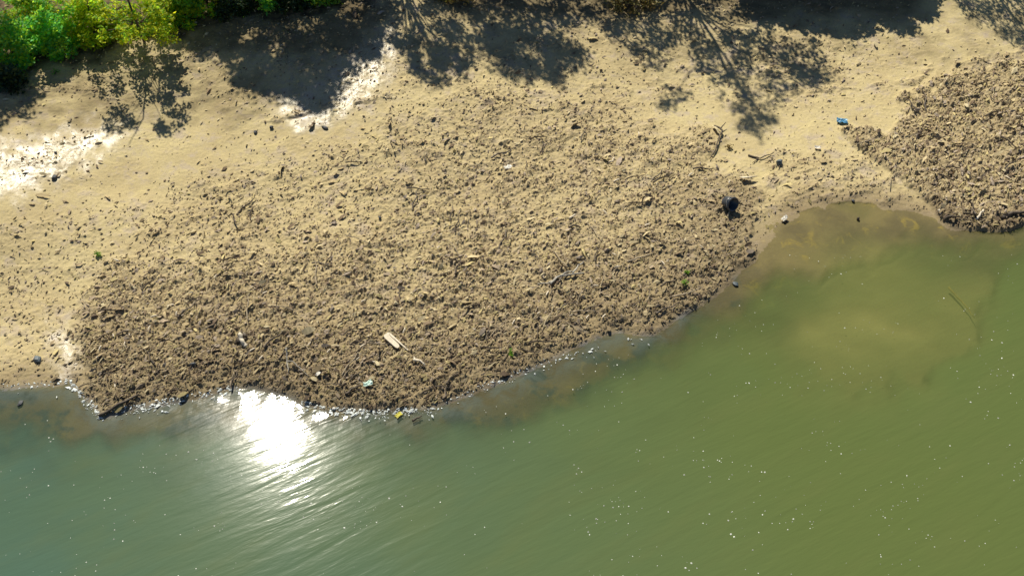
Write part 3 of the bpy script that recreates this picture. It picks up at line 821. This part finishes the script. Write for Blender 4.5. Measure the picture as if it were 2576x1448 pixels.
scrap('plastic_bag', 'crumpled bright blue plastic bag on bare mud', 'plastic bag', 2117, 308, .44, .14, M_BLUE, 1, -.2)
scrap('paper_scrap', 'small white paper scrap on the bare mud beside the right litter patch', 'scrap', 2056, 375, .24, .10, M_WHITE, 2)
scrap('plastic_wrapper', 'crumpled pale green and white wrapper by the waterline', 'wrapper', 926, 969, .32, .16, M_MINT, 3, .4)
scrap('plastic_wrapper', 'white torn wrapper lying at the water edge on the right', 'wrapper', 1973, 554, .28, .14, M_WHITE, 4, .7)
scrap('plastic_wrapper', 'dull white flattened wrapper among litter in the upper middle', 'wrapper', 1278, 424, .30, .10, M_WHITE, 5, .5)
scrap('plastic_wrapper', 'tiny white torn wrapper left of the pale green one', 'wrapper', 801, 944, .20, .12, M_WHITE, 6, 1.2)
lf = scrap('floating_leaf', 'yellow leaf cluster floating in the shallows past the sun glare', 'leaf', 1003, 1047, .24, .03, M_YELLOW, 7, .8)
lf.location.z = .015

for lab, px, py, r, mt, sq, nm in [
    ('round slate grey stone alone on the bare mud', 1960, 412, .20, M_BSTONE, (1, 1, .95), 'stone'),
    ('dark stone just left of the small tree shadow fork', 683, 323, .14, M_STONE, (1, .8, .8), 'stone'),
    ('greenish black stone on the bare mud farther from the wet glare', 643, 334, .13, M_STONE, (1.1, .9, .7), 'stone'),
    ('flat black stone at the lower tip of the deepest shade', 818, 323, .15, M_STONE, (1.5, .7, .6), 'stone'),
    ('black stone at the lower rim of the white glaring mud', 137, 448, .16, M_STONE, (1.4, .8, .7), 'stone'),
    ('black stone inside the white glaring mud', 140, 385, .10, M_STONE, (1, .9, .7), 'stone'),
    ('blue grey boulder in the mud near the left shore', 95, 906, .24, M_BSTONE, (.8, 1.1, .6), 'stone'),
    ('dark pebble alone in the upper middle of the litter', 956, 549, .11, M_STONE, (1.1, .8, .8), 'stone'),
    ('blue black stone in the shallows at the right end of the litter', 1850, 716, .17, M_BSTONE, (1.2, .8, .6), 'stone'),
    ('brown stone standing in the shallow bay', 2158, 553, .11, M_DARKWOOD, (.8, .8, 1.2), 'stone'),
    ('small black stone at the head of the shallow bay', 2146, 506, .10, M_STONE, (1.4, .8, .7), 'stone'),
    ('black stone beside the litter in the lower middle', 486, 918, .15, M_STONE, (1.4, .7, .8), 'stone'),
    ('dark stone by the water at the foot of the left shore', 52, 1016, .16, M_STONE, (1.4, .7, .6), 'stone'),
    ('pale pebble at the waterline beyond the sun glare', 840, 1028, .09, M_WHITE, (1, 1, .7), 'stone'),
]:
    blob(nm, lab, 'stone', px, py, r * .66, mt, sq, .35, seed=int(px) % 17, group='stones on the bank')

# small green plants on the mud
for lab, px, py, r, mt in [
    ('dark green tuft alone below the bushes on the upper bank', 138, 188, .22, ML_BLUE),
    ('faint green sprout at the edge of the left litter', 246, 643, .18, ML_MID),
    ('green sprouting weed near the right end of the litter', 1726, 688, .20, ML_MID),
    ('second green weed below the sprouting one towards the water', 1724, 712, .14, ML_MID),
    ('tiny dark green tuft near the lower waterline', 1286, 889, .16, ML_MID),
    ('pale weed on the mud beside the dark strip of ledge shadow', 1832, 372, .18, ML_DRY),
]:
    g = Pz(px, py)
    o = bpy.data.objects.new('weed', None); COL.objects.link(o); o.location = tuple(g); tag(o, lab, 'plant', 'small weeds on the mud')
    r *= .7
    pts = rng.normal(0, r * .4, (5, 3)); pts[:, 2] = np.abs(pts[:, 2]) + .06
    V, Fc, c = leaves(pts, r * .5, 8, .09, [(.6, .6, .6), (.8, .75, .7)])
    link('foliage', mesh_np('foliage', V, Fc, mt, False, corner_cols=c), o)
    mb = MB()
    for q in pts: mb.tube([(0, 0, -.03), tuple(q * .5), tuple(q)], [.012, .009, .005], 4)
    mb.build('stem', M_BARK, o)

# pale chips and twigs picked out of the litter
chip_v = MB(); chip_v.tube([(-.5, 0, 0), (-.2, .03, .05), (.2, -.02, .06), (.5, .02, 0)], [.09, .13, .12, .06], 5, wob=.3)
chip = bpy.data.meshes.new('wood_chip'); chip.from_pydata(chip_v.v, [], chip_v.f); chip.materials.append(M_PALE)
twig_v = MB(); twig_v.tube([(-.5, 0, 0), (-.2, .05, .04), (.15, -.04, .05), (.5, .05, .02)], [.035, .03, .026, .015], 5, wob=.3)
twig = bpy.data.meshes.new('twig'); twig.from_pydata(twig_v.v, [], twig_v.f); twig.materials.append(M_DARKWOOD)
reed_v = MB(); reed_v.tube([(-.5, 0, 0), (-.15, .03, .02), (.2, -.02, .03), (.5, .03, 0)], [.016, .016, .014, .008], 4)
reed = bpy.data.meshes.new('reed_stem'); reed.from_pydata(reed_v.v, [], reed_v.f); reed.materials.append(M_WOOD)
for nm, me_, cnt, l0, l1, lab, cat, grp in (('wood_chip', chip, 70, .12, .26, 'small pale wood chip lying', 'wood chip', 'pale wood chips in the litter'),
                                         ('reed_stem', reed, 60, .5, 1.3, 'thin straw coloured reed stem lying', 'reed', 'reed stems in the litter'),
                                         ('twig', twig, 110, .4, 1.1, 'thin dark twig lying', 'twig', 'dark twigs in the litter')):
    pos, A = pick(900, lambda A: np.clip(A['deb'] - .3, 0, 1) * (A['d'] > .1), 0, 2576, 230, 1030)
    for p, qx, qd in zip(pos[:cnt], A['px'][:cnt], A['d'][:cnt]):
        zone, gz = ('in the right hand litter patch', 'right patch') if qx > 2080 else (('among the wet brown litter close to the waterline', 'waterline') if qd < 3.2 else ('in the dry upper part of the wide litter', 'upper litter'))
        o = link(nm, me_, loc=p + np.array([0, 0, .06]), label=lab + ' ' + zone, cat=cat, group=grp + ', ' + gz)
        s = rng.uniform(l0, l1); o.scale = (s, s, s)
        o.rotation_euler = (rng.normal(0, .2), rng.normal(0, .15), rng.normal(math.radians(42), .7))

# ------------------------------------------------------------------ foam: flecks on the river and bits along the waterline that also stand for glints
px = rng.uniform(-40, 2616, 4600); py = rng.uniform(640, 1460, 4600)
keep = (rng.random(4600) < np.clip(.16 + 1.5 * fbm(px * .005, py * .009, 500, 4), 0.03, 1)) 
x, y = on_plane(px[keep], py[keep], 0)
dd = sdf(LAND, x, y); k = dd < -.9
x, y = x[k], y[k]; n = len(x)
r = np.clip(rng.lognormal(math.log(.0155), .4, n), .008, .036)
V, Fc = scatter(OCT_V, OCT_F, np.c_[x, y, np.full(n, .003)], rng.uniform(0, 6.28, n), np.zeros(n), np.zeros(n), r, r * rng.uniform(.7, 1.2, n), r * .45, .1)
c = np.repeat((.3 + .65 * rng.random((n, 1)) ** 1.1) * np.array([[1, 1, .92]]), len(OCT_V), 0)
link('foam_flecks', mesh_np('foam_flecks', V, Fc, M_FOAM, False, corner_cols=c), kind='stuff', label='white flecks of foam floating on the river', cat='foam')

segs = [((0, 968), (150, 963), 60), ((170, 955), (262, 1048), 150), ((280, 1036), (430, 1006), 220), ((430, 1006), (600, 972), 120), ((760, 1010), (840, 1032), 110), ((830, 1030), (960, 1034), 200), ((960, 1034), (1085, 1024), 170), ((1085, 1022), (1400, 900), 130), ((1400, 900), (1650, 840), 50)]
P = []
for (a, b, c_) in segs:
    c_ = int(c_ * .62)
    t = rng.random(c_)
    P.append(np.c_[a[0] + (b[0] - a[0]) * t + rng.normal(0, 5, c_), a[1] + (b[1] - a[1]) * t + np.abs(rng.normal(0, 11, c_)) - 3])
P = np.vstack(P); x, y = on_plane(P[:, 0], P[:, 1], 0.0); z = np.maximum(ground(x, y), 0) + .01; n = len(x)
r = np.clip(rng.lognormal(math.log(.028), .5, n), .012, .09)
V, Fc = scatter(OCT_V, OCT_F, np.c_[x, y, z], rng.uniform(0, 6.28, n), rng.normal(0, .2, n), rng.normal(0, .2, n), r * 1.3, r * rng.uniform(.4, .9, n), r * .35, .3)
c = np.repeat(rng.uniform(.4, 1.0, (n, 1)) * np.array([[.96, 1, 1]]), len(OCT_V), 0)
link('shore_foam_glints', mesh_np('shore_foam_glints', V, Fc, M_FOAM, False, corner_cols=c), kind='stuff', label='whitish foam and scum along the waterline, standing in for wet glints too', cat='foam')  # white bits serve as foam and as glints on the wet edge
